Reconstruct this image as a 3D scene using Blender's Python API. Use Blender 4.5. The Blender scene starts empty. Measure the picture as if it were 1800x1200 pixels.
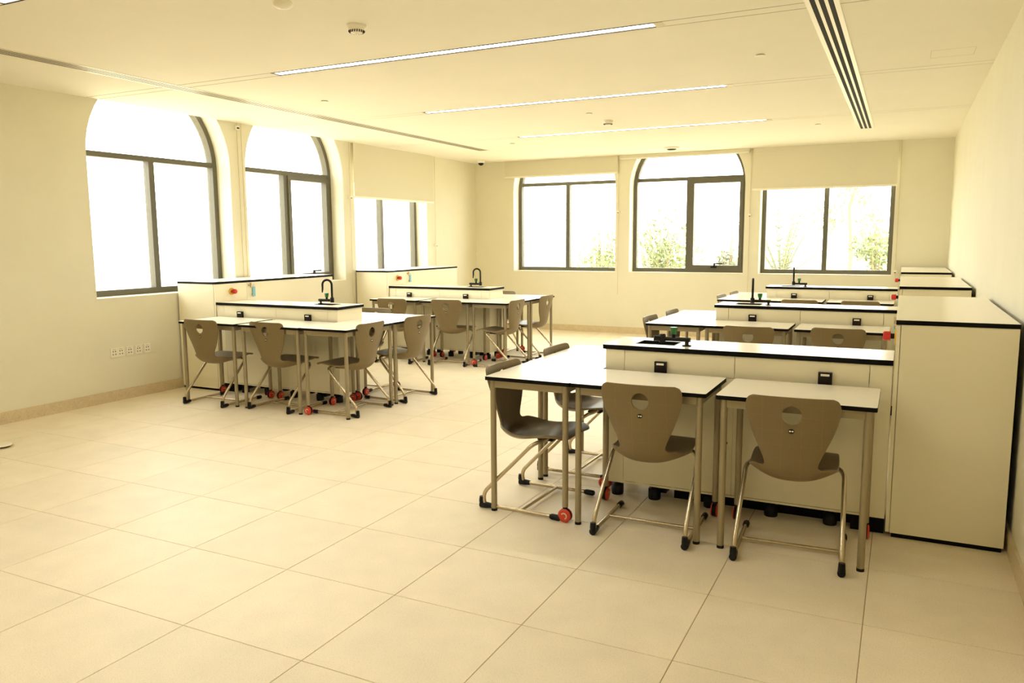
import bpy, bmesh, math, random
from mathutils import Vector, Matrix
random.seed(7)
PI = math.pi
S = bpy.context.scene
COL = S.collection

# ------------------------------------------------------------------ camera
F_PX = 1374.66
YAW, PITCH, ROLL, CAM_H = math.radians(-26.4912), math.radians(-7.4258), math.radians(-0.3565), 1.5004
fwd = Vector((math.sin(YAW)*math.cos(PITCH), math.cos(YAW)*math.cos(PITCH), math.sin(PITCH)))
rgt = Vector((math.cos(YAW), -math.sin(YAW), 0))
upv = rgt.cross(fwd)
R_ = math.cos(ROLL)*rgt + math.sin(ROLL)*upv
U_ = -math.sin(ROLL)*rgt + math.cos(ROLL)*upv
cam_data = bpy.data.cameras.new('camera')
cam = bpy.data.objects.new('camera', cam_data); COL.objects.link(cam)
cam.matrix_world = Matrix(((R_.x, U_.x, -fwd.x, 0), (R_.y, U_.y, -fwd.y, 0), (R_.z, U_.z, -fwd.z, CAM_H), (0, 0, 0, 1)))
cam_data.sensor_width = 36.0
cam_data.lens = 36.0*F_PX/1800.0
cam_data.clip_start = 0.05
S.camera = cam

# ------------------------------------------------------------------ light
S.view_settings.view_transform = 'Standard'
S.view_settings.look = 'None'
S.view_settings.gamma = 1.0
S.view_settings.use_curve_mapping = False
S.view_settings.exposure = 0.08
S.cycles.use_denoising = True
S.cycles.max_bounces = 14
S.cycles.diffuse_bounces = 8
S.cycles.glossy_bounces = 4
S.cycles.transparent_max_bounces = 16
S.cycles.sample_clamp_indirect = 8.0
SKY = 8.0
LAMP = 31.0
w = bpy.data.worlds.new('world'); S.world = w; w.use_nodes = True
bg = w.node_tree.nodes['Background']
bg.inputs[0].default_value = (1.0, 0.985, 0.91, 1)      # an even bright haze
bg.inputs[1].default_value = SKY
LAMP_COL = (1.0, 0.97, 0.87)

# ------------------------------------------------------------------ room numbers (metres; camera over the origin)
XL, XR, YB, YF, ZC = -6.648, 0.53, 11.96, -1.3, 2.79
WT = 0.36                    # wall thickness
ZTOP = 3.45
# window openings: (wall, start, end)
LEFT_WIN = [(4.75, 6.445), (6.67, 8.38), (8.615, 10.41)]
BACK_WIN = [(-5.915, -4.115), (-3.885, -2.125), (-1.905, -0.14)]
SILL, SPRING = 0.98, 2.30

# ------------------------------------------------------------------ materials
def mat(name, color, rough=0.5, metal=0.0, noise=0.0, nscale=20.0, bump=0.0, spec=0.5, objvar=0.0, coat=0.0, speck=None):
    m = bpy.data.materials.new(name); m.use_nodes = True
    nt = m.node_tree; b = nt.nodes['Principled BSDF']
    b.inputs['Roughness'].default_value = rough
    b.inputs['Metallic'].default_value = metal
    b.inputs['Specular IOR Level'].default_value = spec
    b.inputs['Coat Weight'].default_value = coat
    out = None
    tc = nt.nodes.new('ShaderNodeTexCoord')
    base = nt.nodes.new('ShaderNodeRGB'); base.outputs[0].default_value = (*color, 1)
    cur = base.outputs[0]
    if noise > 0 or bump > 0:
        nz = nt.nodes.new('ShaderNodeTexNoise'); nz.inputs['Scale'].default_value = nscale; nz.inputs['Detail'].default_value = 4
        geo = nt.nodes.new('ShaderNodeNewGeometry')
        nt.links.new(geo.outputs['Position'], nz.inputs['Vector'])
        if noise > 0:
            hs = nt.nodes.new('ShaderNodeHueSaturation')
            mr = nt.nodes.new('ShaderNodeMapRange')
            mr.inputs['From Min'].default_value = 0.25; mr.inputs['From Max'].default_value = 0.75
            mr.inputs['To Min'].default_value = 1-noise; mr.inputs['To Max'].default_value = 1+noise
            nt.links.new(nz.outputs['Fac'], mr.inputs['Value'])
            nt.links.new(mr.outputs[0], hs.inputs['Value']); nt.links.new(cur, hs.inputs['Color'])
            cur = hs.outputs[0]
        if bump > 0:
            bp = nt.nodes.new('ShaderNodeBump'); bp.inputs['Strength'].default_value = bump; bp.inputs['Distance'].default_value = 0.002
            nt.links.new(nz.outputs['Fac'], bp.inputs['Height']); nt.links.new(bp.outputs[0], b.inputs['Normal'])
    if speck:
        sc, thr, amt = speck
        n2 = nt.nodes.new('ShaderNodeTexNoise'); n2.inputs['Scale'].default_value = sc; n2.inputs['Detail'].default_value = 2
        g2 = nt.nodes.new('ShaderNodeNewGeometry'); nt.links.new(g2.outputs['Position'], n2.inputs['Vector'])
        rp = nt.nodes.new('ShaderNodeValToRGB')
        rp.color_ramp.elements[0].position = thr; rp.color_ramp.elements[0].color = (1-amt, 1-amt*1.05, 1-amt*1.2, 1)
        rp.color_ramp.elements[1].position = thr+0.07; rp.color_ramp.elements[1].color = (1, 1, 1, 1)
        nt.links.new(n2.outputs['Fac'], rp.inputs[0])
        mx = nt.nodes.new('ShaderNodeMix'); mx.data_type = 'RGBA'; mx.blend_type = 'MULTIPLY'; mx.inputs[0].default_value = 1
        nt.links.new(cur, mx.inputs[6]); nt.links.new(rp.outputs[0], mx.inputs[7]); cur = mx.outputs[2]
    if objvar > 0:
        oi = nt.nodes.new('ShaderNodeObjectInfo'); hs = nt.nodes.new('ShaderNodeHueSaturation')
        mr = nt.nodes.new('ShaderNodeMapRange'); mr.inputs['To Min'].default_value = 1-objvar; mr.inputs['To Max'].default_value = 1+objvar
        nt.links.new(oi.outputs['Random'], mr.inputs['Value']); nt.links.new(mr.outputs[0], hs.inputs['Value'])
        nt.links.new(cur, hs.inputs['Color']); cur = hs.outputs[0]
    nt.links.new(cur, b.inputs['Base Color'])
    return m

M = {}
M['wall'] = mat('wall_paint', (0.77, 0.735, 0.585), 0.75, noise=0.02, nscale=3, bump=0.05)
M['reveal'] = M['wall']
M['ceil'] = mat('ceiling_paint', (0.87, 0.835, 0.725), 0.8, noise=0.015, nscale=2)
M['floor'] = mat('floor_tile', (0.81, 0.72, 0.555), 0.50, noise=0.05, nscale=5, objvar=0.025, speck=(210, 0.37, 0.13), spec=0.35)
M['grout'] = mat('grout', (0.40, 0.31, 0.19), 0.9)
M['skirt'] = mat('skirting_stone', (0.66, 0.55, 0.36), 0.4, noise=0.06, nscale=14, speck=(160, 0.36, 0.25))
M['lam'] = mat('white_laminate', (0.88, 0.85, 0.76), 0.22, noise=0.01, nscale=4)
M['panel'] = mat('cream_panel', (0.86, 0.80, 0.61), 0.4, noise=0.01, nscale=3)
M['black'] = mat('black_core', (0.004, 0.003, 0.003), 0.6, spec=0.12)
M['plastic'] = mat('black_plastic', (0.006, 0.005, 0.005), 0.45, spec=0.25)
M['metal'] = mat('painted_steel', (0.34, 0.285, 0.185), 0.36, metal=0.45, noise=0.02, nscale=40)
M['chrome'] = mat('satin_tube', (0.55, 0.46, 0.32), 0.25, metal=0.8)
M['frame'] = mat('window_frame', (0.11, 0.10, 0.066), 0.45, noise=0.04, nscale=30)
M['blind'] = mat('blind_fabric', (0.71, 0.67, 0.52), 0.85, noise=0.02, nscale=200)
M['red'] = mat('red_plastic', (0.55, 0.02, 0.012), 0.35)
M['redorange'] = mat('caster_red', (0.60, 0.045, 0.02), 0.4)
M['yellow'] = mat('yellow_plastic', (0.75, 0.42, 0.03), 0.4)
M['green'] = mat('green_plastic', (0.01, 0.13, 0.02), 0.3)
M['blue'] = mat('blue_tag', (0.22, 0.55, 0.70), 0.5)
M['white'] = mat('white_plastic', (0.88, 0.84, 0.72), 0.4)
M['dark'] = mat('dark_slot', (0.010, 0.008, 0.006), 0.8)
M['brown'] = mat('brown_lens', (0.02, 0.010, 0.006), 0.5, spec=0.15)
M['alu'] = mat('diffuser_aluminium', (0.82, 0.76, 0.62), 0.35, metal=0.2)
M['ground'] = mat('pale_sand', (0.75, 0.66, 0.48), 0.9, noise=0.08, nscale=2)
M['leaf_a'] = mat('pale_green_leaf', (0.23, 0.27, 0.12), 0.6, objvar=0.1)
M['leaf_b'] = mat('olive_leaf', (0.20, 0.22, 0.14), 0.6, objvar=0.1)
M['bark'] = mat('bark', (0.30, 0.24, 0.15), 0.9, noise=0.2, nscale=30)

def shell_mat():
    m = mat('taupe_shell', (0.20, 0.145, 0.068), 0.42, speck=(420, 0.37, 0.12))
    nt = m.node_tree; b = nt.nodes['Principled BSDF']
    uv = nt.nodes.new('ShaderNodeUVMap'); uv.uv_map = 'UVMap'
    mp = nt.nodes.new('ShaderNodeMapping'); mp.inputs['Scale'].default_value = (5, 15, 1)
    nt.links.new(uv.outputs[0], mp.inputs[0])
    br = nt.nodes.new('ShaderNodeTexBrick'); br.offset = 0.0
    br.inputs['Scale'].default_value = 1.0; br.inputs['Mortar Size'].default_value = 0.008
    br.inputs['Brick Width'].default_value = 1.0; br.inputs['Row Height'].default_value = 1.0
    br.inputs['Color1'].default_value = (1, 1, 1, 1); br.inputs['Color2'].default_value = (1, 1, 1, 1)
    br.inputs['Mortar'].default_value = (1.22, 1.22, 1.2, 1)
    nt.links.new(mp.outputs[0], br.inputs['Vector'])
    old = b.inputs['Base Color'].links[0].from_socket
    mx = nt.nodes.new('ShaderNodeMix'); mx.data_type = 'RGBA'; mx.blend_type = 'MULTIPLY'; mx.inputs[0].default_value = 1
    nt.links.new(old, mx.inputs[6]); nt.links.new(br.outputs[0], mx.inputs[7]); nt.links.new(mx.outputs[2], b.inputs['Base Color'])
    return m
M['shell'] = shell_mat()

def emit_mat(name, color, strength):
    m = bpy.data.materials.new(name); m.use_nodes = True
    nt = m.node_tree; nt.nodes.remove(nt.nodes['Principled BSDF'])
    e = nt.nodes.new('ShaderNodeEmission'); e.inputs[0].default_value = (*color, 1); e.inputs[1].default_value = strength
    nt.links.new(e.outputs[0], nt.nodes['Material Output'].inputs[0]); return m
M['lamp'] = emit_mat('lamp_diffuser', LAMP_COL, LAMP)

def glass_mat():
    m = bpy.data.materials.new('window_glass'); m.use_nodes = True
    nt = m.node_tree; nt.nodes.remove(nt.nodes['Principled BSDF'])
    t = nt.nodes.new('ShaderNodeBsdfTransparent'); t.inputs[0].default_value = (0.97, 0.98, 0.96, 1)
    g = nt.nodes.new('ShaderNodeBsdfGlossy'); g.inputs['Roughness'].default_value = 0.02
    lw = nt.nodes.new('ShaderNodeLayerWeight'); lw.inputs[0].default_value = 0.5
    pw = nt.nodes.new('ShaderNodeMath'); pw.operation = 'POWER'; pw.inputs[1].default_value = 5.0
    fr = nt.nodes.new('ShaderNodeMath'); fr.operation = 'MULTIPLY_ADD'; fr.inputs[1].default_value = 0.75; fr.inputs[2].default_value = 0.035
    nt.links.new(lw.outputs['Facing'], pw.inputs[0]); nt.links.new(pw.outputs[0], fr.inputs[0])
    mx = nt.nodes.new('ShaderNodeMixShader')
    nt.links.new(fr.outputs[0], mx.inputs[0]); nt.links.new(t.outputs[0], mx.inputs[1]); nt.links.new(g.outputs[0], mx.inputs[2])
    nt.links.new(mx.outputs[0], nt.nodes['Material Output'].inputs[0]); return m
M['glass'] = glass_mat()

# ------------------------------------------------------------------ helpers
class MB:
    """collects shapes, links them as one mesh object"""
    def __init__(self): self.v = []; self.f = []; self.mi = []; self.sm = []
    def add(self, vs, fs, mi=0, smooth=False):
        o = len(self.v); self.v += [tuple(p) for p in vs]
        for k, f in enumerate(fs):
            self.f.append([i+o for i in f]); self.mi.append(mi[k] if isinstance(mi, (list, tuple)) else mi); self.sm.append(smooth)
        return self
    def box(self, x0, x1, y0, y1, z0, z1, mi=0, top=None):
        vs = [(x0,y0,z0),(x1,y0,z0),(x1,y1,z0),(x0,y1,z0),(x0,y0,z1),(x1,y0,z1),(x1,y1,z1),(x0,y1,z1)]
        fs = [(0,3,2,1),(4,5,6,7),(0,1,5,4),(1,2,6,5),(2,3,7,6),(3,0,4,7)]
        return self.add(vs, fs, mi if top is None else [mi, top, mi, mi, mi, mi])
    def cyl(self, p0, p1, r0, r1=None, n=14, mi=0, caps=True, smooth=True):
        r1 = r0 if r1 is None else r1
        p0, p1 = Vector(p0), Vector(p1); d = (p1-p0).normalized()
        a = d.orthogonal().normalized(); b = d.cross(a)
        ring = lambda p, r: [p + r*(math.cos(2*PI*i/n)*a + math.sin(2*PI*i/n)*b) for i in range(n)]
        self.add(ring(p0, r0)+ring(p1, r1), [(i, (i+1) % n, n+(i+1) % n, n+i) for i in range(n)], mi, smooth)
        if caps:
            self.add(ring(p0, r0), [tuple(reversed(range(n)))], mi); self.add(ring(p1, r1), [tuple(range(n))], mi)
        return self
    def lathe(self, prof, c=(0,0,0), n=20, mi=0, axis='z', smooth=True):
        """prof: list of (r, h)"""
        vs = []
        for r, h in prof:
            for i in range(n):
                a = 2*PI*i/n; x, y = r*math.cos(a), r*math.sin(a)
                p = {'z': (x, y, h), 'x': (h, x, y), 'y': (y, h, x)}[axis]
                vs.append((p[0]+c[0], p[1]+c[1], p[2]+c[2]))
        fs = []
        for k in range(len(prof)-1):
            for i in range(n): fs.append((k*n+i, k*n+(i+1) % n, (k+1)*n+(i+1) % n, (k+1)*n+i))
        self.add(vs, fs, mi, smooth)
        L = len(prof)-1
        self.add(vs[:n], [tuple(reversed(range(n)))], mi); self.add(vs[L*n:], [tuple(range(n))], mi)
        return self
    def tube(self, pts, r, n=10, mi=0, caps=True):
        pts = [Vector(p) for p in pts]; rings = []; a = None
        for i, p in enumerate(pts):
            t = (pts[min(i+1, len(pts)-1)]-pts[max(i-1, 0)]).normalized()
            a = t.orthogonal().normalized() if a is None else (a - t*a.dot(t)).normalized()
            b = t.cross(a)
            rr = r[i] if isinstance(r, (list, tuple)) else r
            rings.append([p + rr*(math.cos(2*PI*k/n)*a + math.sin(2*PI*k/n)*b) for k in range(n)])
        vs = [q for ring in rings for q in ring]
        fs = [(i*n+k, i*n+(k+1) % n, (i+1)*n+(k+1) % n, (i+1)*n+k) for i in range(len(pts)-1) for k in range(n)]
        self.add(vs, fs, mi, True)
        if caps:
            self.add(rings[0], [tuple(reversed(range(n)))], mi); self.add(rings[-1], [tuple(range(n))], mi)
        return self
    def mesh(self, name, mats):
        me = bpy.data.meshes.new(name); me.from_pydata(self.v, [], self.f)
        for m in (mats if isinstance(mats, (list, tuple)) else [mats]): me.materials.append(m)
        for p, mi, sm in zip(me.polygons, self.mi, self.sm): p.material_index = mi; p.use_smooth = sm
        bm = bmesh.new(); bm.from_mesh(me); bmesh.ops.recalc_face_normals(bm, faces=bm.faces); bm.to_mesh(me); bm.free()
        me.update(); return me
    def build(self, name, mats, parent=None, loc=None):
        return link(name, self.mesh(name, mats), parent, loc)

def link(name, me, parent=None, loc=None, rz=0):
    o = bpy.data.objects.new(name, me); COL.objects.link(o)
    if parent: o.parent = parent
    if loc: o.location = loc
    if rz: o.rotation_euler = (0, 0, rz)
    return o
def tag(o, label=None, cat=None, group=None, kind=None):
    if label: o['label'] = label
    if cat: o['category'] = cat
    if group: o['group'] = group
    if kind: o['kind'] = kind
    return o
def empty(name, loc=(0,0,0), rz=0, label=None, cat=None, group=None, kind=None):
    o = bpy.data.objects.new(name, None); COL.objects.link(o)
    o.location = loc; o.rotation_euler = (0,0,rz); o.empty_display_size = 0.1
    return tag(o, label, cat, group, kind)
def copy_tree(o, parent=None):
    c = o.copy(); COL.objects.link(c)
    if parent: c.parent = parent
    for ch in [x for x in o.children]: copy_tree(ch, c)
    return c
def arc_pts(pts, rad, n=6):
    """polyline with rounded inner corners"""
    P = [Vector(p) for p in pts]; out = [P[0]]
    for i in range(1, len(P)-1):
        a, b, c = P[i-1], P[i], P[i+1]
        r = rad[i-1] if isinstance(rad, (list, tuple)) else rad
        u = (a-b).normalized(); v = (c-b).normalized()
        s, e = b+u*r, b+v*r
        for k in range(n+1):
            t = k/n; out.append((1-t)**2*s + 2*t*(1-t)*b + t*t*e)
    out.append(P[-1]); return out
def arch(a, b, z0, zs, inset=0.0, n=24):
    """outline of an arched opening in (horizontal, z)"""
    a += inset; b -= inset; z0 += inset
    c, r = (a+b)/2, (b-a)/2
    p = [(a, z0), (b, z0)]
    for i in range(n+1):
        t = PI*i/n; p.append((c+r*math.cos(t), zs+r*math.sin(t)))
    return p
def plate_from_curves(name, loops, depth):
    """flat plate with holes, in local XY, extruded over z in [0, depth] -> mesh"""
    cu = bpy.data.curves.new(name, 'CURVE'); cu.dimensions = '2D'; cu.fill_mode = 'BOTH'; cu.extrude = depth/2
    for lp in loops:
        s = cu.splines.new('POLY'); s.points.add(len(lp)-1)
        for i, (x, y) in enumerate(lp): s.points[i].co = (x, y, 0, 1)
        s.use_cyclic_u = True
    o = bpy.data.objects.new(name+'_tmp', cu); COL.objects.link(o)
    dg = bpy.context.evaluated_depsgraph_get()
    me = bpy.data.meshes.new_from_object(o.evaluated_get(dg))
    bpy.data.objects.remove(o); bpy.data.curves.remove(cu)
    me.name = name
    me.transform(Matrix.Translation((0, 0, depth/2)))
    for p in me.polygons: p.use_smooth = False
    return me
MAT_LEFT = lambda xin: Matrix(((0, 0, -1, xin), (1, 0, 0, 0), (0, 1, 0, 0), (0, 0, 0, 1)))   # (a, z, depth) -> x = xin - depth
MAT_BACK = lambda yin: Matrix(((1, 0, 0, 0), (0, 0, 1, yin), (0, 1, 0, 0), (0, 0, 0, 1)))    # (a, z, depth) -> y = yin + depth

# ------------------------------------------------------------------ shell of the room
def wall_with_windows(name, a0, a1, wins, mtx):
    loops = [[(a0, -0.1), (a1, -0.1), (a1, ZTOP), (a0, ZTOP)]] + [arch(a, b, SILL, SPRING) for a, b in wins]
    me = plate_from_curves(name, loops, WT); me.transform(mtx); me.materials.append(M['wall'])
    o = link(name, me); tag(o, kind='structure')
    return o
wall_with_windows('wall_left', YF-WT, YB+WT, LEFT_WIN, MAT_LEFT(XL))
wall_with_windows('wall_back', XL, XR+WT, BACK_WIN, MAT_BACK(YB))
tag(MB().box(XR, XR+WT, YF-WT, YB, -0.1, ZTOP).build('wall_right', M['wall']), kind='structure')
tag(MB().box(XL, XR, YF-WT, YF, -0.1, ZTOP).build('wall_front', M['wall']), kind='structure')

# floor: tiles laid on a grout bed, each tile a part
fl = tag(MB().box(XL, XR, YF, YB, -0.1, -0.0025).build('floor', M['grout']), kind='structure')
TX, TY, OX, OY, GAP = 0.6, 0.5823, -3.6675, 2.0279, 0.0013
tile_cache = {}
def tile_mesh(sx, sy):
    k = (round(sx, 4), round(sy, 4))
    if k not in tile_cache:
        b = MB(); c = 0.001; z1 = 0.0
        b.add([(0,0,-.0028),(sx,0,-.0028),(sx,sy,-.0028),(0,sy,-.0028),(c,c,z1),(sx-c,c,z1),(sx-c,sy-c,z1),(c,sy-c,z1)],
              [(4,5,6,7),(0,1,5,4),(1,2,6,5),(2,3,7,6),(3,0,4,7)])
        tile_cache[k] = b.mesh('tile', M['floor'])
    return tile_cache[k]
i0, i1 = math.floor((XL-OX)/TX), math.ceil((XR-OX)/TX)
j0, j1 = math.floor((YF-OY)/TY), math.ceil((YB-OY)/TY)
for j in range(j0, j1):
    for i in range(i0, i1):
        x0, x1 = max(OX+i*TX+GAP, XL), min(OX+(i+1)*TX-GAP, XR)
        y0, y1 = max(OY+j*TY+GAP, YF), min(OY+(j+1)*TY-GAP, YB)
        if x1-x0 > 0.01 and y1-y0 > 0.01: link('tile', tile_mesh(x1-x0, y1-y0), fl, (x0, y0, 0))

# ceiling: backing slab with panels and light strips hung under it, thin shadow gaps between
ZP = ZC+0.022
ce = tag(MB().box(XL, XR, YF, YB, ZP, ZP+0.15).build('ceiling', M['ceil']), kind='structure')
LIGHT_Y = [0.57, 2.72, 4.845, 7.00, 9.20]; SW = 0.052; G = 0.009  # first row is unseen, added for light from the camera side
LX0, LX1 = -4.46, -1.42
ys = YF
for ly in LIGHT_Y:
    MB().box(XL, XR, ys, ly-SW-G, ZC, ZP).build('ceiling_panel', M['ceil'], ce)
    MB().box(XL, LX0-0.015, ly-SW, ly+SW, ZC, ZP).build('ceiling_strip', M['ceil'], ce)
    MB().box(LX1+0.015, XR, ly-SW, ly+SW, ZC, ZP).build('ceiling_strip', M['ceil'], ce)
    for sgn in (-1, 1):
        MB().box(XL, XR, ly+sgn*(SW+G/2)-G/2, ly+sgn*(SW+G/2)+G/2, ZC+0.0012, ZP).build('shadow_gap', M['dark'], ce)
    ys = ly+SW+G
MB().box(XL, XR, ys, YB, ZC, ZP).build('ceiling_panel', M['ceil'], ce)
mb = MB()
for (x0, x1, y0, y1) in ((0.10, 0.376, 6.655, 6.658), (0.10, 0.103, 6.40, 6.655), (0.373, 0.376, 6.40, 6.655), (0.10, 0.376, 6.40, 6.403)):
    mb.box(x0, x1, y0, y1, ZC-0.0006, ZC+0.001)
tag(mb.build('access_panel', M['skirt']), 'faint outline of an access hatch in the ceiling by the right wall', 'hatch')

# baseboards
def base(name, x0, x1, y0, y1): tag(MB().box(x0, x1, y0, y1, 0, 0.10).build(name, M['skirt']), kind='structure')
base('baseboard_left', XL, XL+0.014, YF+.014, YB-.014); base('baseboard_back', XL, XR, YB-0.014, YB)
base('baseboard_right', XR-0.014, XR, YF+.014, YB-.014); base('baseboard_front', XL, XR, YF, YF+0.014)

# ------------------------------------------------------------------ windows
FD, FW, FT = 0.20, 0.058, 0.085       # set back, frame width, frame depth
def bars(rects, d0, d1):
    b = MB()
    for (a0, a1, z0, z1) in rects: b.box(a0, a1, z0, z1, d0, d1)
    return b
def window(idx, a, b, mtx, sash, trz=SPRING):
    w_ = empty('window_%d' % idx, kind='structure')
    def put(nm, me, m):
        me.transform(mtx); me.materials.clear(); me.materials.append(M[m]); return link(nm, me, w_)
    fr = plate_from_curves('window_frame', [arch(a, b, SILL, SPRING), arch(a, b, SILL, SPRING, FW)], FT); fr.transform(Matrix.Translation((0,0,FD)))
    put('window_frame', fr, 'frame')
    c = (a+b)/2
    put('transom', bars([(a+FW, b-FW, trz, trz+0.052)], FD+0.006, FD+FT-.006).mesh('transom', M['frame']), 'frame')
    put('mullion', bars([(c-0.032, c+0.032, SILL+FW, trz)], FD+0.003, FD+FT-.003).mesh('mullion', M['frame']), 'frame')
    if sash:
        s0, s1, z0, z1 = c+0.032, b-FW, SILL+FW, trz; q = 0.052
        sm = bars([(s0, s1, z0, z0+q), (s0, s1, z1-q, z1), (s0, s0+q, z0+q, z1-q), (s1-q, s1, z0+q, z1-q)], FD-0.012, FD+FT-.012)
        put('sash', sm.mesh('sash', M['frame']), 'frame')
        hx = (s0+s1)/2
        h = MB().box(hx-0.06, hx+0.03, z0+0.012, z0+0.036, FD-0.03, FD-0.012)
        h.box(hx-0.012, hx+0.012, z0+0.03, z0+0.085, FD-0.055, FD-0.03)
        h.box(hx-0.012, hx+0.125, z0+0.07, z0+0.088, FD-0.06, FD-0.042)
        put('window_handle', h.mesh('window_handle', M['plastic']), 'plastic')
    gd = FD+FT*0.6
    for (g0, g1) in ((a+FW, c-0.03), (c+0.03, b-FW)):
        put('pane', bars([(g0, g1, SILL+FW, trz)], gd, gd+0.006).mesh('pane', M['glass']), 'glass')
    ap = [(x, z) for x, z in arch(a, b, SILL, SPRING, FW) if z >= SPRING-1e-6]
    ap = [(x, max(z, trz+0.05)) for x, z in ap]
    pm = plate_from_curves('pane', [ap], 0.006); pm.transform(Matrix.Translation((0,0,gd))); put('pane', pm, 'glass')
    # light portal just outside the glass: helps sample the sky
    li = bpy.data.lights.new('portal', 'AREA'); li.shape = 'RECTANGLE'; li.size = b-a+0.1; li.size_y = 2.4
    li.cycles.is_portal = True
    lo = bpy.data.objects.new('sky_portal', li); COL.objects.link(lo)
    p = mtx @ Vector(((a+b)/2, 2.1, WT+0.02)); lo.location = p
    lo.rotation_euler = (PI/2, 0, -PI/2) if idx <= 3 else (-PI/2, 0, 0)
    return w_
for k, (a, b) in enumerate(LEFT_WIN): window(k+1, a, b, MAT_LEFT(XL), k == 1)
for k, (a, b) in enumerate(BACK_WIN): window(k+4, a, b, MAT_BACK(YB), k == 1, SPRING+0.085)

# ------------------------------------------------------------------ roller blinds
def blind(wall, a0, a1, zb, label, rolled=False, wires=True, conn=None):
    mtx = MAT_LEFT(XL) if wall == 'l' else MAT_BACK(YB)
    r = empty('roller_blind', label=label, cat='blind', group='roller blinds on the windows')
    r.location = mtx @ Vector(((a0+a1)/2, zb, 0)); inv = Matrix.Translation(-r.location)
    def put(nm, b, m):
        me = b.mesh(nm, M[m]); me.transform(inv @ mtx); me.update(); return link(nm, me, r)
    if rolled:
        put('cassette', MB().box(a0, a1, ZC-0.045, ZC-0.001, -0.065, -0.004), 'blind')
        put('bottom_bar', MB().box(a0+.01, a1-.01, zb, zb+0.024, -0.050, -0.020), 'white')
        put('fabric', MB().box(a0+.015, a1-.015, zb+0.024, ZC-0.045, -0.038, -0.032), 'blind')
    else:
        put('fabric', MB().box(a0, a1, zb+0.025, ZC-0.0005, -0.038, -0.032), 'blind')
        put('bottom_bar', MB().box(a0, a1, zb, zb+0.027, -0.047, -0.023), 'white')
    if wires:
        for x in conn or (a1+0.012,):
            zc = conn[x] if conn else zb
            put('pull_chain', MB().cyl((x, 0.88 if wall == 'l' and x < 8 else 0.62, -0.02), (x, ZC-.001, -0.02), 0.0032, n=6), 'skirt')
            put('chain_clip', MB().box(x-0.02, x+0.02, zc-0.02, zc+0.02, -0.04, -0.005), 'white')
            put('clip_slot', MB().box(x-0.012, x+0.012, zc-0.016, zc-0.006, -0.043, -0.04), 'dark')
    return r
blind('l', 8.575, 10.55, 2.065, 'tall drawn cream roller blind covering the top of the third window on the left wall', conn={8.50: 2.07, 10.62: 1.42})
blind('b', -6.06, -4.075, 2.515, 'short cream roller blind over the leftmost window of the back wall', conn={-4.062: 1.92})
blind('b', -4.045, -2.065, 2.725, 'rolled-up cream roller blind at the ceiling above the middle back window', rolled=True, conn={-2.045: 1.83})
blind('b', -2.02, -0.125, 2.185, 'deep cream roller blind half down over the rightmost back window', conn={-0.09: 1.03})
pc = empty('blind_chain', (XL, 6.59, ZC), label='beaded blind chain with clip hanging on the pier between the two open left windows', cat='blind chain')
MB().cyl((0.012, -0.03, -1.80), (0.012, -0.03, -0.001), 0.0032, n=6).build('chain_strand', M['skirt'], pc)
MB().cyl((0.012, 0.03, -1.80), (0.012, 0.03, -0.001), 0.0032, n=6).build('chain_strand', M['skirt'], pc)
MB().box(0.001, 0.03, -0.055, -0.005, -0.075, -0.035).build('chain_clip', M['white'], pc)
MB().box(0.03, 0.033, -0.045, -0.012, -0.065, -0.05).build('clip_slot', M['dark'], pc)

# ------------------------------------------------------------------ ceiling things
lamp_words = ['linear ceiling light above the camera, outside the picture', 'nearest linear ceiling light, mostly out of frame at the top left', 'second long linear ceiling light, largest whole one in view',
              'third linear ceiling light, shorter looking, above the middle of the room', 'farthest linear ceiling light, thin line near the back windows']
for k, ly in enumerate(LIGHT_Y):
    t = empty('linear_light', ((LX0+LX1)/2, ly, ZC), label=lamp_words[k], cat='ceiling light', group='recessed linear ceiling lights')
    hx = (LX1-LX0)/2
    h = MB().box(-hx-.012, hx+.012, -SW, -SW+.020, 0.0006, 0.0215).box(-hx-.012, hx+.012, SW-.004, SW, 0.001, 0.0215)
    h.box(-hx-.012, -hx, -SW+.020, SW-.004, 0.001, 0.0215).box(hx, hx+.012, -SW+.020, SW-.004, 0.001, 0.0215)
    h.build('housing', M['brown'], t)
    MB().box(-hx, hx, -SW+.020, SW-.004, 0.006, 0.0215).build('diffuser', M['lamp'], t)
    MB().box(hx-.012, hx+.05, -SW, SW, -0.0012, 0.0008).build('end_cap', M['skirt'], t)

def slot_diffuser(x, y0, y1, wd, slots, label):
    t = empty('slot_diffuser', (x, (y0+y1)/2, ZC), label=label, cat='air diffuser', group='linear slot air diffusers')
    L = (y1-y0)/2; n = slots; bw = wd/(2*n+1+1.2); e = bw*1.3
    MB().box(-wd/2+e*.9, wd/2-e*.9, -L+.01, L-.01, -0.0026, -0.0006).build('slot_void', M['dark'], t)
    inner = wd-2*e; slot = inner/(1.75*n-1); gap = (inner-slot*(n-1)*.65)/n; slot *= .65
    for k in range(n-1):
        xx = -wd/2+e+gap*(k+1)+slot*k
        MB().box(xx, xx+slot, -L, L, -0.0030, -0.0012).build('blade', M['alu'], t)
    f = MB().box(-wd/2, -wd/2+e, -L, L, -0.0036, -0.0005).box(wd/2-e, wd/2, -L, L, -0.0036, -0.0005)
    f.box(-wd/2+e, wd/2-e, -L, -L+.012, -0.0036, -0.0005).box(-wd/2+e, wd/2-e, L-.012, L, -0.0036, -0.0005)
    f.build('flange', M['alu'], t)
slot_diffuser(-5.56, 1.0, 10.28, 0.17, 4, 'long slim slot diffuser in the ceiling beside the left windows')
slot_diffuser(-0.475, 1.0, 10.47, 0.175, 3, 'wide slot diffuser with black slots in the ceiling near the right wall')

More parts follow.
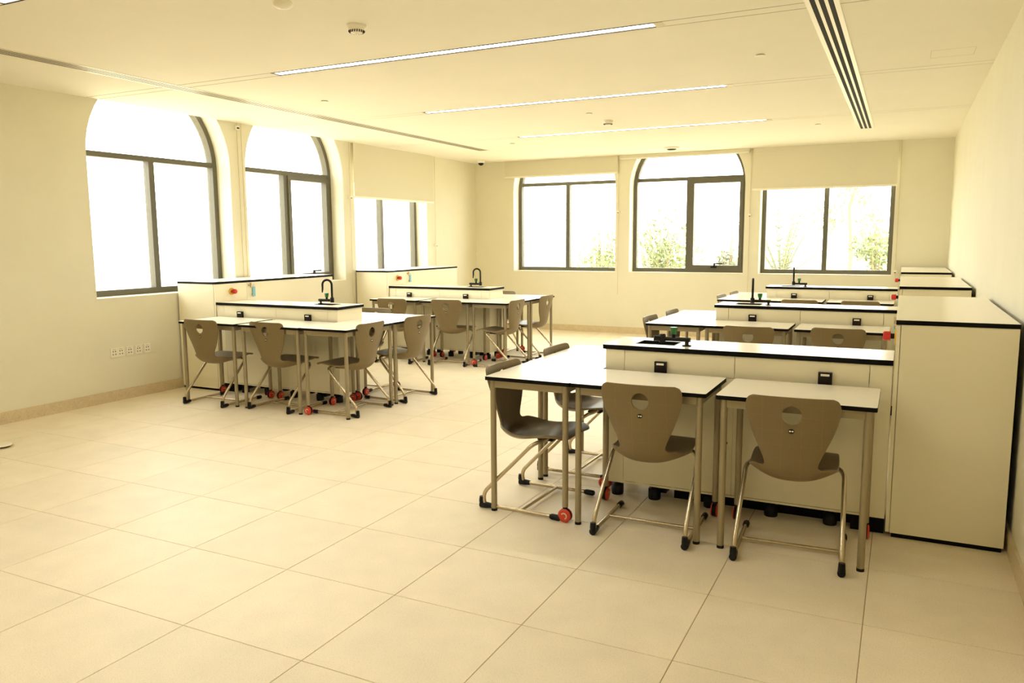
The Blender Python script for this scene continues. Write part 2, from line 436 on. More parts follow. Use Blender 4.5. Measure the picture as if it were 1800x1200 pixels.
def detector(x, y, r, label, holes=True):
    t = empty('smoke_detector', (x, y, ZC), label=label, cat='smoke detector', group='smoke detectors on the ceiling')
    MB().lathe([(r, -0.001), (r, -0.014), (r*.93, -0.020)], n=24).build('base', M['white'], t)
    MB().lathe([(r*.86, -0.020), (r*.84, -0.034), (r*.62, -0.046), (r*.25, -0.050)], n=24).build('cover', M['white'], t)
    if holes:
        b = MB()
        for ring, (rr, zz, nn) in enumerate(((.80, -.0375, 22), (.70, -.043, 18))):
            for i in range(nn):
                a = 2*PI*(i+.5*ring)/nn; b.cyl((x0 := r*rr*math.cos(a), y0 := r*rr*math.sin(a), zz-.003), (x0, y0, zz+.004), 0.0036, n=6)
        tag(b.build('vent_holes', M['dark'], t), kind='stuff')
    MB().cyl((0, 0, -0.053), (0, 0, -0.049), r*.16, n=12).build('test_button', M['white'], t)
detector(-3.03, 4.00, 0.058, 'nearest fully visible round smoke detector, left of the second linear light')
detector(-3.06, 3.40, 0.060, 'round smoke detector cut off by the top edge of the picture', False)
detector(-2.985, 8.39, 0.058, 'small far smoke detector above the third linear light', True)

def sprinkler(x, y, label):
    t = empty('sprinkler_plate', (x, y, ZC), label=label, cat='sprinkler', group='concealed sprinkler cover plates')
    MB().cyl((0, 0, -0.004), (0, 0, -0.0005), 0.030, n=18).build('shadow_ring', M['dark'], t)
    MB().lathe([(0.036, -0.0045), (0.036, -0.007), (0.030, -0.010)], n=18).build('cover_plate', M['white'], t)
for (x, y, s_) in ((-4.90, 5.95, 'sprinkler cover plate in the ceiling right of the left slot diffuser, nearest of that row'), (-0.985, 5.96, 'sprinkler cover plate left of the wide slot diffuser, nearest one there'),
                   (-4.82, 9.72, 'far left sprinkler cover plate near the corner camera'), (-0.955, 9.82, 'far right sprinkler cover plate near the end of the wide slot diffuser'),
                   (-2.99, 7.82, 'sprinkler cover plate in the middle of the ceiling just before the far smoke detector')): sprinkler(x, y, s_)
t = empty('ceiling_sensor', (-3.04, 11.25, ZC), label='round white presence sensor on the ceiling before the middle back window', cat='sensor')
MB().lathe([(0.115, -0.0005), (0.115, -0.012), (0.085, -0.026)], n=26).build('base', M['white'], t)
MB().lathe([(0.07, -0.026), (0.055, -0.036), (0.02, -0.040)], n=22).build('lens', M['dark'], t)
t = empty('dome_camera', (-6.28, 11.50, ZC), label='small white dome security camera at the ceiling in the far left corner', cat='camera')
MB().lathe([(0.062, -0.0005), (0.062, -0.032), (0.050, -0.045)], n=22).build('base', M['white'], t)
MB().lathe([(0.046, -0.045), (0.042, -0.062), (0.028, -0.078), (0.008, -0.085)], n=20).build('lens', M['plastic'], t)

# ------------------------------------------------------------------ wall sockets, floor box
def wall_socket(y0, y1, gangs, label):
    t = empty('wall_socket', (XL, (y0+y1)/2, 0.46), label=label, cat='socket', group='power sockets low on the left wall')
    hw = (y1-y0)/2
    MB().box(0.0005, 0.010, -hw, hw, -0.043, 0.043).build('face_plate', M['white'], t)
    for g in range(gangs):
        c = -hw+(g+.5)*2*hw/gangs
        b = MB()
        for (dy, dz) in ((-.012, .012), (.012, .012), (-.014, -.016), (.014, -.016)): b.box(0.010, 0.0112, c+dy-.0042, c+dy+.0042, dz-.005, dz+.005)
        b.build('pin_hole', M['dark'], t)
        MB().box(0.010, 0.0125, c-.014, c+.014, 0.028, 0.034).build('rocker_switch', M['skirt'], t)
wall_socket(4.845, 4.988, 2, 'double white power socket, leftmost of the row low on the left wall')
wall_socket(5.012, 5.085, 1, 'single white power socket right next to the double socket')
wall_socket(5.108, 5.183, 1, 'single white power socket, second from the right in the wall row')
wall_socket(5.208, 5.281, 1, 'single white power socket, rightmost of the row by the near left cabinet')
t = empty('wall_socket', (-2.47, YB, 0.43), label='single white socket on the back wall under the middle window behind the middle bench', cat='socket')
MB().box(-0.045, 0.045, -0.010, -0.0005, -0.043, 0.043).build('face_plate', M['white'], t)
b = MB()
for (dx, dz) in ((-.012, .012), (.012, .012), (-.012, -.014), (.012, -.014)): b.box(dx-.005, dx+.005, -.0115, -.010, dz-.005, dz+.005)
b.build('pin_hole', M['dark'], t)
t = empty('floor_socket', (-5.90, 3.36, 0), label='round floor socket lid standing slightly open at the left edge of the picture', cat='floor socket')
MB().lathe([(0.085, 0.0004), (0.085, 0.003)], n=26).build('ring', M['skirt'], t)
MB().lathe([(0.070, 0.014), (0.072, 0.020), (0.060, 0.026)], n=26).build('lid', M['alu'], t)
MB().lathe([(0.058, 0.003), (0.058, 0.014)], n=20).build('socket_well', M['dark'], t)

# ------------------------------------------------------------------ desk
DW, DD, ZT, TT = 0.70, 0.50, 0.762, 0.020
def rounded_slab(w_, d_, z0, z1, r=0.012, n=4):
    pts = []
    for (cx, cy, a0) in ((w_-r, r, -PI/2), (w_-r, d_-r, 0), (r, d_-r, PI/2), (r, r, PI)):
        for k in range(n+1):
            a = a0+PI/2*k/n; pts.append((cx+r*math.cos(a), cy+r*math.sin(a)))
    n_ = len(pts); vs = [(x, y, z0) for x, y in pts]+[(x, y, z1) for x, y in pts]
    b = MB(); b.add(vs, [tuple(range(n_, 2*n_))], 0); b.add(vs, [tuple(reversed(range(n_)))]+[(i, (i+1) % n_, n_+(i+1) % n_, n_+i) for i in range(n_)], 1)
    return b
def make_desk(gloss='lam'):
    """local frame: the sitter's side is y = 0, width along x, origin at the front left corner"""
    t = empty('desk')
    rounded_slab(DW, DD, ZT-TT, ZT).build('tabletop', [M['lam'], M['black']], t)
    q = 0.036; rl = 0.0165
    for (x, y, wheel) in ((q, q, 0), (DW-q, q, 0), (q, DD-q, 1), (DW-q, DD-q, 1)):
        zb = 0.085 if wheel else 0.012
        lg = MB().cyl((x, y, zb), (x, y, ZT-TT-0.001), rl, n=14).build('leg', M['metal'], t)
        if wheel:
            MB().cyl((x, y, 0.066), (x, y, 0.090), 0.0135, n=12).build('caster_stem', M['plastic'], lg)
            MB().lathe([(0.026, -0.014), (0.034, -0.012), (0.0355, 0), (0.034, 0.012), (0.026, 0.014)], c=(x, y, 0.0365), n=20, axis='x').build('caster_tread', M['plastic'], lg)
            for s in (-1, 1):
                h = MB().lathe([(0.0375 if s > 0 else 0.026, s*0.012 if s > 0 else s*0.020), (0.034, s*0.017), (0.026 if s > 0 else 0.0375, s*0.020 if s > 0 else s*0.012)], c=(x, y, 0.0375), n=20, axis='x')
                h.build('caster_disc', M['redorange'], lg)
                hb = MB()
                for k in range(7):
                    a0, a1 = -1.2+k*.55, -1.2+(k+1)*.55
                    r0, r1 = 0.012, 0.019; xx = x+s*0.0208
                    f = lambda r, a: (xx, y+r*math.cos(a), 0.0375+r*math.sin(a))
                    hb.add([f(r0, a0), f(r1, a0), f(r1, a1), f(r0, a1)], [(0, 1, 2, 3)])
                hb.build('swirl_mark', M['skirt'], lg)
        else:
            MB().cyl((x, y, 0), (x, y, 0.014), rl+0.0008, n=14).build('rubber_foot', M['plastic'], lg)
    z0, z1 = ZT-TT-0.042, ZT-TT-0.003
    for (x0, x1, y0, y1) in ((q+rl*.8, DW-q-rl*.8, q-.009, q+.009), (q+rl*.8, DW-q-rl*.8, DD-q-.009, DD-q+.009), (q-.009, q+.009, q+rl*.8, DD-q-rl*.8), (DW-q-.009, DW-q+.009, q+rl*.8, DD-q-rl*.8)):
        MB().box(x0, x1, y0, y1, z0, z1).build('apron_rail', M['metal'], t)
    return t
desk0 = make_desk(); used = {'desk': False, 'chair': False}
def put(first, key, loc, rz, label, cat, group):
    o = first if not used[key] else copy_tree(first)
    used[key] = True
    o.location = loc; o.rotation_euler = (0, 0, rz); tag(o, label, cat, group); return o
def desk(x, y, rz, label): return put(desk0, 'desk', (x, y, 0), rz, label, 'desk', 'white topped desks around the benches')

# ------------------------------------------------------------------ chair
def catmull(P, n):
    out = []
    for i in range(len(P)-1):
        p0, p1, p2, p3 = P[max(i-1, 0)], P[i], P[i+1], P[min(i+2, len(P)-1)]
        for k in range(n):
            t = k/n
            out.append(tuple(0.5*((2*b)+(-a+c)*t+(2*a-5*b+4*c-d)*t*t+(-a+3*b-3*c+d)*t**3) for a, b, c, d in zip(p0, p1, p2, p3)))
    out.append(P[-1]); return out
def make_shell():
    # rows: y, z, half width, raise of the edges in z, push of the edges in y (forward)
    rows = [(-.006, .797, .168, 0, .014), (-.006, .791, .186, 0, .016), (-.004, .777, .197, 0, .018), (.000, .745, .202, 0, .022), (.005, .700, .196, 0, .026), (.011, .648, .181, 0, .029),
            (.017, .595, .161, 0, .031), (.022, .540, .138, .003, .030), (.027, .495, .121, .008, .027), (.036, .455, .114, .018, .022), (.055, .420, .128, .038, .012), (.088, .395, .160, .062, .0),
            (.135, .383, .186, .062, 0), (.19, .385, .197, .046, 0), (.26, .402, .200, .026, 0), (.33, .424, .200, .012, 0), (.40, .440, .197, .003, 0), (.445, .442, .190, -.002, 0), (.472, .436, .176, -.004, 0), (.486, .428, .150, -.005, 0)]
    rows = catmull(rows, 3); nt = 18
    vs, uvs, fs = [], [], []
    for i, (y, z, hw, rz_, fy) in enumerate(rows):
        for k in range(nt+1):
            t = -1+2*k/nt; e = abs(t)
            vs.append((hw*t, y+fy*e**2.2, z+rz_*e**2.6)); uvs.append((0.5+hw*t/0.42, i/len(rows)))
    for i in range(len(rows)-1):
        for k in range(nt): fs.append((i*(nt+1)+k, i*(nt+1)+k+1, (i+1)*(nt+1)+k+1, (i+1)*(nt+1)+k))
    me = bpy.data.meshes.new('seat_shell'); me.from_pydata(vs, [], fs)
    uvl = me.uv_layers.new(name='UVMap')
    for lp in me.loops: uvl.data[lp.index].uv = uvs[lp.vertex_index]
    for p in me.polygons: p.use_smooth = True
    o = bpy.data.objects.new('shell_tmp', me); COL.objects.link(o)
    so = o.modifiers.new('s', 'SOLIDIFY'); so.thickness = 0.011; so.offset = 0
    cut = MB().cyl((0, -.25, .714), (0, .12, .714), .043, n=28).build('cut_tmp', M['shell'])
    bo = o.modifiers.new('b', 'BOOLEAN'); bo.object = cut; bo.operation = 'DIFFERENCE'; bo.solver = 'EXACT'
    bv = o.modifiers.new('v', 'BEVEL'); bv.width = 0.003; bv.segments = 2; bv.limit_method = 'ANGLE'; bv.angle_limit = math.radians(50)
    dg = bpy.context.evaluated_depsgraph_get(); dg.update()
    res = bpy.data.meshes.new_from_object(o.evaluated_get(dg)); res.name = 'seat_shell'
    bpy.data.objects.remove(o); bpy.data.objects.remove(cut)
    res.materials.clear(); res.materials.append(M['shell'])
    for p in res.polygons: p.material_index = 0; p.use_smooth = True
    return res
def make_chair():
    """origin on the floor midway between the rear heels, the sitter faces +y"""
    t = empty('chair')
    link('seat_shell', make_shell(), t)
    mk = link('maker_mark', MB().lathe([(0.0105, 0), (0.0105, 0.0025)], n=18, axis='y').mesh('maker_mark', M['plastic']), t)
    mk.location = (0, 0.0035, 0.641); mk.scale = (1.3, 1, 1); mk.rotation_euler = (math.radians(-6.5), 0, 0)
    for s in (-1, 1):
        d = MB().lathe([(0.0036, -0.0006), (0.0036, 0.0002)], c=(s*.0042, 0, 0), n=10, axis='y').build('dot', M['white'], mk)
    R = 0.0112; hx = 0.235
    for s in (-1, 1):
        path = arc_pts([(s*hx, .470, .020), (s*hx, .018, .020), (s*(hx-.002), .006, .085), (s*(hx-.01), .315, .402), (s*.15, .345, .408), (s*.09, .340, .405)], [.016, .04, .05, .03], 6)
        MB().tube(path, R, n=10).build('leg', M['chrome'], t)
        hc = MB().tube([(s*hx, .000, .066), (s*hx, -.002, .040), (s*hx, .002, .020)], [.0145, .016, .016], n=10)
        hc.tube([(s*hx, -.010, .019), (s*hx, .030, .0195), (s*hx, .062, .020)], [.018, .0175, .0140], n=10)
        hc.build('heel_cap', M['plastic'], t)
        MB().tube([(s*hx, .425, .0195), (s*hx, .437, .019), (s*hx, .480, .018), (s*hx, .487, .018)], [.0128, .0165, .0165, .012], n=10).build('toe_cap', M['plastic'], t)
    MB().cyl((-hx, .248, .022), (hx, .248, .022), .0085, n=10).build('crossbar', M['chrome'], t)
    MB().cyl((-.10, .340, .406), (.10, .340, .406), R, n=10).box(-.075, .075, .27, .36, .386, .395).build('seat_mount', M['plastic'], t)
    return t
chair0 = make_chair()
def chair(x, y, deg, label): return put(chair0, 'chair', (x, y, 0), math.radians(deg), label, 'chair', 'taupe cantilever chairs around the desks')

# ------------------------------------------------------------------ benches: wall cabinet, worktop, spine, faucet, outlets
ZCAB, ZCT, CT = 1.099, 0.8985, 0.026
def wall_cabinet(xf, xw, y0, y1, label):
    """xf: x of the face towards the aisle, xw: x of the wall side"""
    s = 1 if xf > xw else -1                      # direction in which the face looks
    t = empty('wall_cabinet', (xf, y0, 0), label=label, cat='cabinet', group='tall cabinets along the side walls')
    L = y1-y0; D = abs(xf-xw)
    def bx(b, d0, d1, ya, yb, za, zb, **k):      # d: depth behind the face (positive = into the cabinet)
        xa, xb = -s*d0, -s*d1
        return b.box(min(xa, xb), max(xa, xb), ya, yb, za, zb, **k)
    bx(MB(), 0.022, D-.004, 0.02, L-.02, 0.022, ZCAB-0.022).build('carcass', M['panel'], t)
    bx(MB(), 0.0, D, 0.0, L, ZCAB-0.022, ZCAB, mi=1, top=0).build('top', [M['lam'], M['black']], t)
    bx(MB(), 0.024, D-.002, 0.0035, 0.0195, 0.022, ZCAB-0.0225).build('end_panel', M['panel'], t)
    bx(MB(), 0.024, D-.002, L-.0195, L-.0035, 0.022, ZCAB-0.0225).build('end_panel', M['panel'], t)
    bx(MB(), 0.03, D-.01, 0.008, L-.008, 0.0, 0.022).build('plinth', M['black'], t)
    bx(MB(), D-.004, D-.0005, 0.012, L-.012, 0.10, ZCAB-.02).build('back_board', M['black'], t)
    g = 0.003; seams = [0.004, 0.43, L-.004]
    for k in range(2):
        d = bx(MB(), 0.003, 0.021, seams[k]+g/2, seams[k+1]-g/2, 0.024, ZCAB-0.024).build('door', M['panel'], t)
        if k == 0:
            c = (s*(-0.003), .22, .995)
            MB().lathe([(0.036, s*.0), (0.036, s*.008)][::s], c=c, n=22, axis='x').build('button_collar', M['yellow'], d)
            MB().lathe([(0.014, s*.008), (0.014, s*.026)][::s], c=c, n=16, axis='x').build('button_stem', M['plastic'], d)
            MB().lathe([(0.024, s*.026), (0.024, s*.055), (0.019, s*.062)][::s], c=c, n=20, axis='x').build('emergency_button', M['red'], d)
        if k == 1:
            c = (s*(-0.003), .455, 1.045)
            MB().lathe([(0.010, 0), (0.010, s*.012)][::s], c=c, n=12, axis='x').build('door_lock', M['chrome'], d)
            bx(MB(), -0.014, 0.003, .475, .487, 1.02, 1.07).build('hinge_plate', M['skirt'], d)
            bx(MB(), -0.012, -0.006, .500, .535, .925, 1.025).build('key_tag', M['blue'], d)
            ring = [(s*0.008, .517+.012*math.cos(a*PI/4), 1.040+.012*math.sin(a*PI/4)) for a in range(9)]
            MB().tube(ring, 0.0018, n=6, caps=False).build('key_ring', M['chrome'], d)
            bx(MB(), -0.010, 0.003, .490, .508, .938, .948).build('hinge_plate', M['skirt'], d)
    return t

def bench(xa, xc, y0, depth, side, label_c, label_t, name_words):
    """xa: aisle end, xc: cabinet face, y0: front face (towards the camera)"""
    s = 1 if xc > xa else -1                      # from the aisle towards the wall
    x0, x1 = min(xa, xc), max(xa, xc); y1 = y0+depth
    t = empty('bench_spine', (xa, y0, 0), label=label_c, cat='bench')
    X = lambda u: s*u                             # u: distance from the aisle end
    W = x1-x0
    def bx(b, u0, u1, ya, yb, za, zb, **k):
        return b.box(min(X(u0), X(u1)), max(X(u0), X(u1)), ya, yb, za, zb, **k)
    zb0, zb1 = 0.098, ZCT-CT
    bx(MB(), .030, W-.002, .016, depth-.016, zb0+.004, ZCT-.126).build('carcass', M['panel'], t)
    g = .0015
    for (ya, yb) in ((.010, .0155), (depth-.0155, depth-.010)):
        for (ua, ub, za, zb_) in ((.016, .128, zb0-.012, zb1-.001), (.128, .745, .752, zb1-.001), (.745, W-.105, .752, zb1-.001), (W-.105, W-.001, zb0-.012, zb1-.001),
                                  (.128, .745, zb0+.002, .752), (.745, W-.105, zb0+.002, .752), (.128, W-.105, zb0-.012, zb0+.002)):
            p = bx(MB(), ua+g, ub-g, ya, yb, za+g, zb_-g).build('panel', M['panel'], t)
    bx(MB(), .014, .030, .012, depth-.012, zb0-.012, zb1-.001).build('end_panel', M['panel'], t)
    for u in (.71, .79):
        MB().lathe([(.009, -.003), (.009, 0.0)], c=(X(u), .010, .392), n=12, axis='y').build('panel_lock', M['plastic'], t)
    for u in (.075, .30, .62, .95, 1.25):
        for yy in (.07, depth-.07):
            MB().lathe([(.034, 0), (.036, .012), (.036, .060), (.020, .062), (.018, zb0+.004)], c=(X(u), yy, 0), n=16).build('foot', M['plastic'], t)
    bx(MB(), W-.16, W-.004, .04, depth-.04, 0.0, zb0).build('plinth', M['black'], t)
    bx(MB(), .26, .36, .10, .20, .03, zb0).build('cable_box', M['plastic'], t)
    if side == 'r': bx(MB(), .40, W-.162, .13, depth-.13, 0.0, zb0).build('plinth', M['black'], t)  # black block added to make the shade under the right benches
    # worktop with the sink let in
    c = empty('worktop', (xa, y0, 0), label=label_t, cat='worktop', group='white worktops with black edges on the bench spines')
    if side == 'r': su0, su1, sy0, sy1 = .160, .392, .105, .270
    else: su0, su1, sy0, sy1 = .205, .440, .165, .310
    b = MB(); zt0, zt1 = ZCT-CT, ZCT
    for (ua, ub, ya, yb) in ((0, su0, 0, depth), (su1, W-.001, 0, depth), (su0, su1, 0, sy0), (su0, su1, sy1, depth)):
        bx(b, ua, ub, ya, yb, zt0, zt1, mi=1, top=0)
    b.build('slab', [M['lam'], M['black']], c)
    k = MB(); zz = ZCT-.12
    ua, ub = su0+.0005, su1-.0005; ya, yb = sy0+.0005, sy1-.0005; q = .006
    bx(k, ua, ub, ya, yb, zz, zz+.006)
    for (a0, a1, b0, b1) in ((ua, ua+q, ya, yb), (ub-q, ub, ya, yb), (ua+q, ub-q, ya, ya+q), (ua+q, ub-q, yb-q, yb)): bx(k, a0, a1, b0, b1, zz+.006, ZCT+.0012)
    # opening through the carcass is covered by the basin
    k.build('sink_basin', M['plastic'], c)
    MB().lathe([(.016, zz+.006), (.016, zz+.009)], c=(X((su0+su1)/2), (sy0+sy1)/2, 0), n=14).build('sink_drain', M['chrome'], c)
    return t, c
def faucet(xm, y, s, z, neck, label):
    """xm, y: mounting post; s: direction of the arm (towards the aisle); neck: direction of the gooseneck or None"""
    t = empty('lab_faucet', (xm, y, z), label=label, cat='faucet', group='black lab faucets with green knobs')
    MB().lathe([(.026, .0004), (.026, .005), (.011, .007), (.011, .032)], n=18).build('base_flange', M['plastic'], t)
    ax = s*.140
    MB().cyl((-s*.020, 0, .036), (ax+s*.012, 0, .036), .0125, n=12).build('arm', M['plastic'], t)
    kx = s*.075
    MB().cyl((kx, 0, .044), (kx, 0, .066), .011, n=12).build('valve_stem', M['plastic'], t)
    MB().lathe([(.012, .064), (.016, .068), (.022, .098), (.020, .104)], c=(kx, 0, 0), n=8, smooth=False).build('knob', M['green'], t)
    MB().lathe([(.019, .016), (.019, .058), (.014, .064)], c=(ax, 0, 0), n=16).build('swivel', M['plastic'], t)
    if neck is None:
        MB().cyl((ax, 0, .036), (ax+s*.045, -.02, .040), .015, n=12).build('spout_stub', M['plastic'], t)
    else:
        d = Vector((neck[0], neck[1], 0)).normalized(); r = .046; H = .185
        p = [Vector((ax, 0, .05)), Vector((ax, 0, H*.7)), Vector((ax, 0, H))]
        for k in range(1, 11):
            a = PI*k/10; p.append(Vector((ax, 0, H))+d*(r-r*math.cos(a))+Vector((0, 0, r*math.sin(a))))
        p += [Vector((ax, 0, H))+d*2*r+Vector((0, 0, -.035)), Vector((ax, 0, H))+d*(2*r+.004)+Vector((0, 0, -.075))]
        MB().tube(p, [.0105]*(len(p)-2)+[.0095, .006], n=10).build('gooseneck', M['plastic'], t)
    return t
def outlet(x, y, label):
    t = empty('power_outlet', (x, y, .786), label=label, cat='power outlet', group='black power outlets on the bench fronts')
    o = MB().box(-.033, .033, -.014, 0.0095, -.033, .033).build('housing', M['plastic'], t)
    MB().box(-.021, .021, -.0152, -.014, .014, .025).build('lid_label', M['white'], t)
    MB().box(-.021, .021, -.0150, -.014, -.024, .008).build('socket_face', M['brown'], t)

DP = 0.388
names_r = ['near right', 'middle right', 'far right']; names_l = ['near left', 'far left']
# right hand row
RY = [4.236, 7.175, 10.114]; RS = [4.2364, 7.215, 10.19]; XA, XCF = -1.525, -0.014
ord_r = ['nearest tall cabinet on the right wall, its large end panel facing the camera', 'second tall cabinet along the right wall, its top seen just behind the nearest one', 'farthest tall cabinet on the right wall, in the corner under the back wall']
for k, y0 in enumerate(RY):
    wall_cabinet(XCF, 0.502, y0, y0+1.81, ord_r[k])
for k, y0 in enumerate(RS):
    nm = names_r[k]
    bench(XA, XCF-.001, y0, DP, 'r', 'cream panelled bench spine of the %s workstation, under its worktop' % nm, 'long white black-edged worktop of the %s workstation' % nm, nm)
    fa = faucet(XA+.458, y0+.112, -1, ZCT, None if k == 0 else (-.16, .99),
                ['low black faucet with green knob and no gooseneck on the near right worktop', 'black gooseneck faucet on the middle right worktop', 'black gooseneck faucet on the far right worktop before the back window'][k])
    for (u, s_) in ((.342, 'left'), (1.20, 'right')):
        outlet(XA+u, y0, 'black power outlet, %s one on the front of the %s bench spine' % (s_, nm))
    yb = y0-.020
    desk(XA+.0145, yb-DD-.02, 0, 'front desk of the %s workstation, left one of the pair facing the camera' % nm)
    desk(XA+.760, yb-DD-.02, 0, 'front desk of the %s workstation, right one beside the cabinet' % nm)
    desk(XA+.7145, y0+DP+.02+DD, PI, 'rear desk behind the %s bench spine, aisle side' % nm)
    desk(XA+1.460, y0+DP+.02+DD, PI, 'rear desk behind the %s bench spine, wall side' % nm)
    ex = XA-.487
    desk(ex, y0-.542+DW, -PI/2, 'aisle end desk of the %s workstation, nearer one' % nm)
    desk(ex, y0-.542+2*DW+.003, -PI/2, 'aisle end desk of the %s workstation, farther one' % nm)
# left hand row
LY = [5.641, 8.580]; LA, LCF = -4.583, -6.108
ord_l = ['nearest tall cabinet on the left wall, under the first two arched windows', 'second tall cabinet on the left wall, under the third window with the blind']
for k, y0 in enumerate(LY):
    nm = names_l[k]
    wall_cabinet(LCF, XL+.016, y0, y0+1.81, ord_l[k])
    y0 += .002+.008*k
    bench(LA, LCF+.001, y0, DP, 'l', 'cream panelled bench spine of the %s workstation, under its worktop' % nm, 'long white black-edged worktop of the %s workstation' % nm, nm)
    faucet(LA-.425, y0+.275, 1, ZCT, (-.9, -.3), ['black gooseneck faucet with green knob on the near left worktop', 'black gooseneck faucet with green knob on the far left worktop'][k])
    for (u, s_) in ((1.20, 'left'), (.350, 'right')):
        outlet(LA-u, y0, 'black power outlet, %s one on the front of the %s bench spine' % (s_, nm))
    yb = y0-.020
    desk(LA-.7145, yb-DD, 0, 'front desk of the %s workstation, right one of the pair at the aisle corner' % nm)
    desk(LA-1.462, yb-DD, 0, 'front desk of the %s workstation, left one beside the cabinet' % nm)
    desk(LA-.0145, y0+DP+.02+DD, PI, 'rear desk behind the %s bench spine, aisle side' % nm)
    desk(LA-.760, y0+DP+.02+DD, PI, 'rear desk behind the %s bench spine, wall side' % nm)
    ex = LA+.487
    desk(ex, y0-.502, PI/2, 'aisle end desk of the %s workstation, nearer one' % nm)
    desk(ex, y0-.502+DW+.003, PI/2, 'aisle end desk of the %s workstation, farther one' % nm)

# chairs: facing the benches
chair(-1.112, 3.622, 1, 'taupe chair seen from behind at the near right desks, left of two')
chair(-.408, 3.612, 2.5, 'taupe chair seen from behind at the near right desks, beside the large cabinet')
chair(-2.050, 3.975, -92, 'taupe chair pushed sideways under the near right end desk, nearest to the camera')
chair(-2.052, 4.755, -91, 'taupe chair behind the farther near right end desk, its rim above the top')
chair(-1.085, 6.42, 0, 'taupe chair with its back above the near right worktop, left of two')
chair(-.425, 6.555, 0, 'taupe chair with its back above the near right worktop, right of two')
chair(-2.075, 7.00, -92, 'taupe chair at the aisle end of the middle right desks, nearer one')
chair(-2.045, 7.66, -92, 'taupe chair at the aisle end of the middle right desks, farther one')
chair(-1.035, 9.43, 0, 'taupe chair showing just its top rim behind the middle right worktop, left one')
chair(-.400, 9.47, 0, 'taupe chair showing just its top rim behind the middle right worktop, right one')
chair(-2.035, 9.98, -94, 'small pale chair at the aisle end of the far right desks, nearer one')
chair(-2.005, 10.63, -94, 'small pale chair at the aisle end of the far right desks, farther one')
chair(-5.690, 5.050, 1, 'taupe chair at the near left front desks, leftmost by the cabinet')
chair(-4.965, 5.120, -2, 'taupe chair at the near left front desks, right one before the desk corner')
chair(-4.085, 5.480, 90, 'taupe chair on the aisle side of the near left end desks, nearer one')
chair(-4.040, 6.157, 86, 'taupe chair on the aisle side of the near left end desks, farther one')
chair(-4.930, 6.690, 180, 'taupe chair behind the near left bench, only its rim above the desk')
chair(-5.555, 7.85, 6, 'taupe chair at the far left front desks, left one above the near left worktop')
chair(-4.835, 7.94, 5, 'taupe chair at the far left front desks, right one in full view')
chair(-4.030, 8.26, 90, 'taupe chair on the aisle side of the far left end desks, nearer one')
chair(-4.010, 9.07, 90, 'taupe chair on the aisle side of the far left end desks, farther one')
chair(-4.930, 9.62, 180, 'taupe chair behind the far left bench, a sliver of rim above the desk')

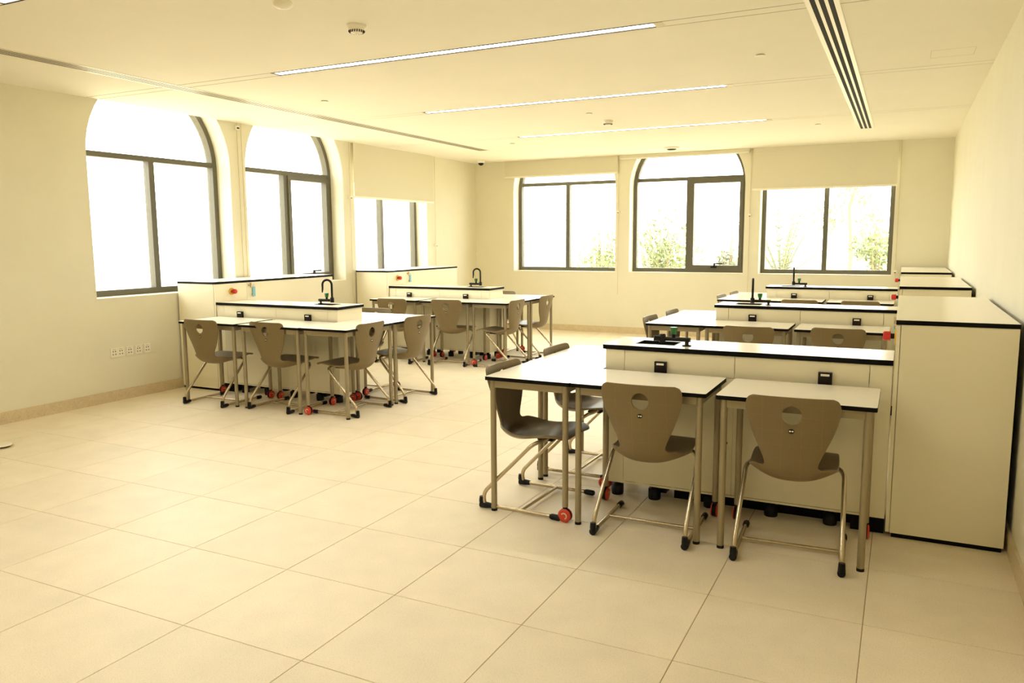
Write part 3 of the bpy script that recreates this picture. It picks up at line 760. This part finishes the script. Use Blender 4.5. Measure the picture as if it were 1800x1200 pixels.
# ------------------------------------------------------------------ outside
gr = tag(MB().box(-60, 60, YB+WT+.01, 80, -0.35, -0.12).box(-60, XL-WT-.01, -40, YB+WT+.01, -0.35, -0.12).build('ground', M['ground']), kind='structure')
def leaf_cloud(b, c, r, n, size, squash=1.0):
    for _ in range(n):
        while True:
            p = Vector((random.uniform(-1, 1), random.uniform(-1, 1), random.uniform(-1, 1)))
            if p.length <= 1: break
        p = Vector((p.x*r, p.y*r, p.z*r*squash))+Vector(c)
        d = Vector((random.uniform(-1, 1), random.uniform(-1, 1), random.uniform(-.6, 1))).normalized()
        e = d.orthogonal().normalized(); s = size*random.uniform(.6, 1.3)
        b.add([p-d*s, p+e*s*.3, p+d*s, p-e*s*.3], [(0, 1, 2, 3)])
def shrub(x, y, h, r, n, m, label):
    t = empty('shrub', (x, y, -.12), label=label, cat='shrub', group='shrubs outside the back windows')
    b = MB()
    for k in range(5):
        a = random.uniform(0, 2*PI); rr = r*random.uniform(.1, .5)
        b.tube([(0, 0, 0), (rr*.4*math.cos(a), rr*.4*math.sin(a), h*.4), (rr*math.cos(a), rr*math.sin(a), h*.85)], [.03, .02, .008], n=6)
    b.build('stems', M['bark'], t)
    f = MB()
    for k in range(7):
        a = random.uniform(0, 2*PI); q = random.uniform(0, .55)*r
        leaf_cloud(f, (q*math.cos(a), q*math.sin(a), h*random.uniform(.35, .85)), r*random.uniform(.35, .6), n//7, .07)
    tag(f.build('foliage', M[m], t), kind='stuff')
shrub(-4.80, 17.0, 2.1, 1.0, 1500, 'leaf_a', 'bushy pale green shrub outside the middle back window, left pane')
shrub(-3.45, 17.6, 1.9, .5, 500, 'leaf_b', 'thin shrub outside the right pane of the middle back window')
shrub(-6.3, 17.2, 1.9, .9, 800, 'leaf_a', 'pale shrub outside the right pane of the left back window')
shrub(-.42, 15.6, 1.9, .6, 700, 'leaf_a', 'pale shrub at the right edge of the right back window')
t = empty('palm', (-2.25, 17.0, -.12), label='young palm with upright fronds outside the left pane of the right back window', cat='palm')
MB().tube([(0, 0, 0), (.02, 0, .4), (.05, 0, .75)], [.14, .12, .08], n=10).build('trunk', M['bark'], t)
for k in range(22):
    a = 2*PI*k/22+random.uniform(-.2, .2); tilt = random.uniform(.12, .8); L = random.uniform(1.5, 2.3)
    P = []
    for i in range(8):
        u = i/7; P.append(Vector((math.cos(a)*L*u*math.sin(tilt)*(1+.3*u), math.sin(a)*L*u*math.sin(tilt)*(1+.3*u), .7+L*u*math.cos(tilt)-.35*u*u*math.sin(tilt))))
    b = MB().tube(P, [.016-.0016*i for i in range(8)], n=5)
    side = Vector((-math.sin(a), math.cos(a), 0))
    for i in range(1, 8):
        for sg in (-1, 1):
            for q in (0, .5):
                p = P[i-1].lerp(P[i], q); d = (P[i]-P[i-1]).normalized()
                tip = p+side*sg*.24+d*.16
                b.add([p-d*.012, p+d*.012, tip], [(0, 1, 2)])
    b.build('frond', M['leaf_b'], t)
t = empty('tree', (-1.15, 20.0, -.12), label='slender tree with loose foliage outside the right pane of the right back window', cat='tree')
MB().tube([(0, 0, 0), (.05, 0, 1.2), (-.03, 0, 2.3), (.15, 0, 3.1)], [.06, .05, .035, .015], n=8).build('trunk', M['bark'], t)
f = MB()
for c in ((-.55, 0, 2.1), (.1, 0, 2.6), (.35, .2, 1.9), (-.2, 0, 3.0), (.6, 0, 1.3)): leaf_cloud(f, c, .42, 130, .08)
tag(f.build('foliage', M['leaf_a'], t), kind='stuff')
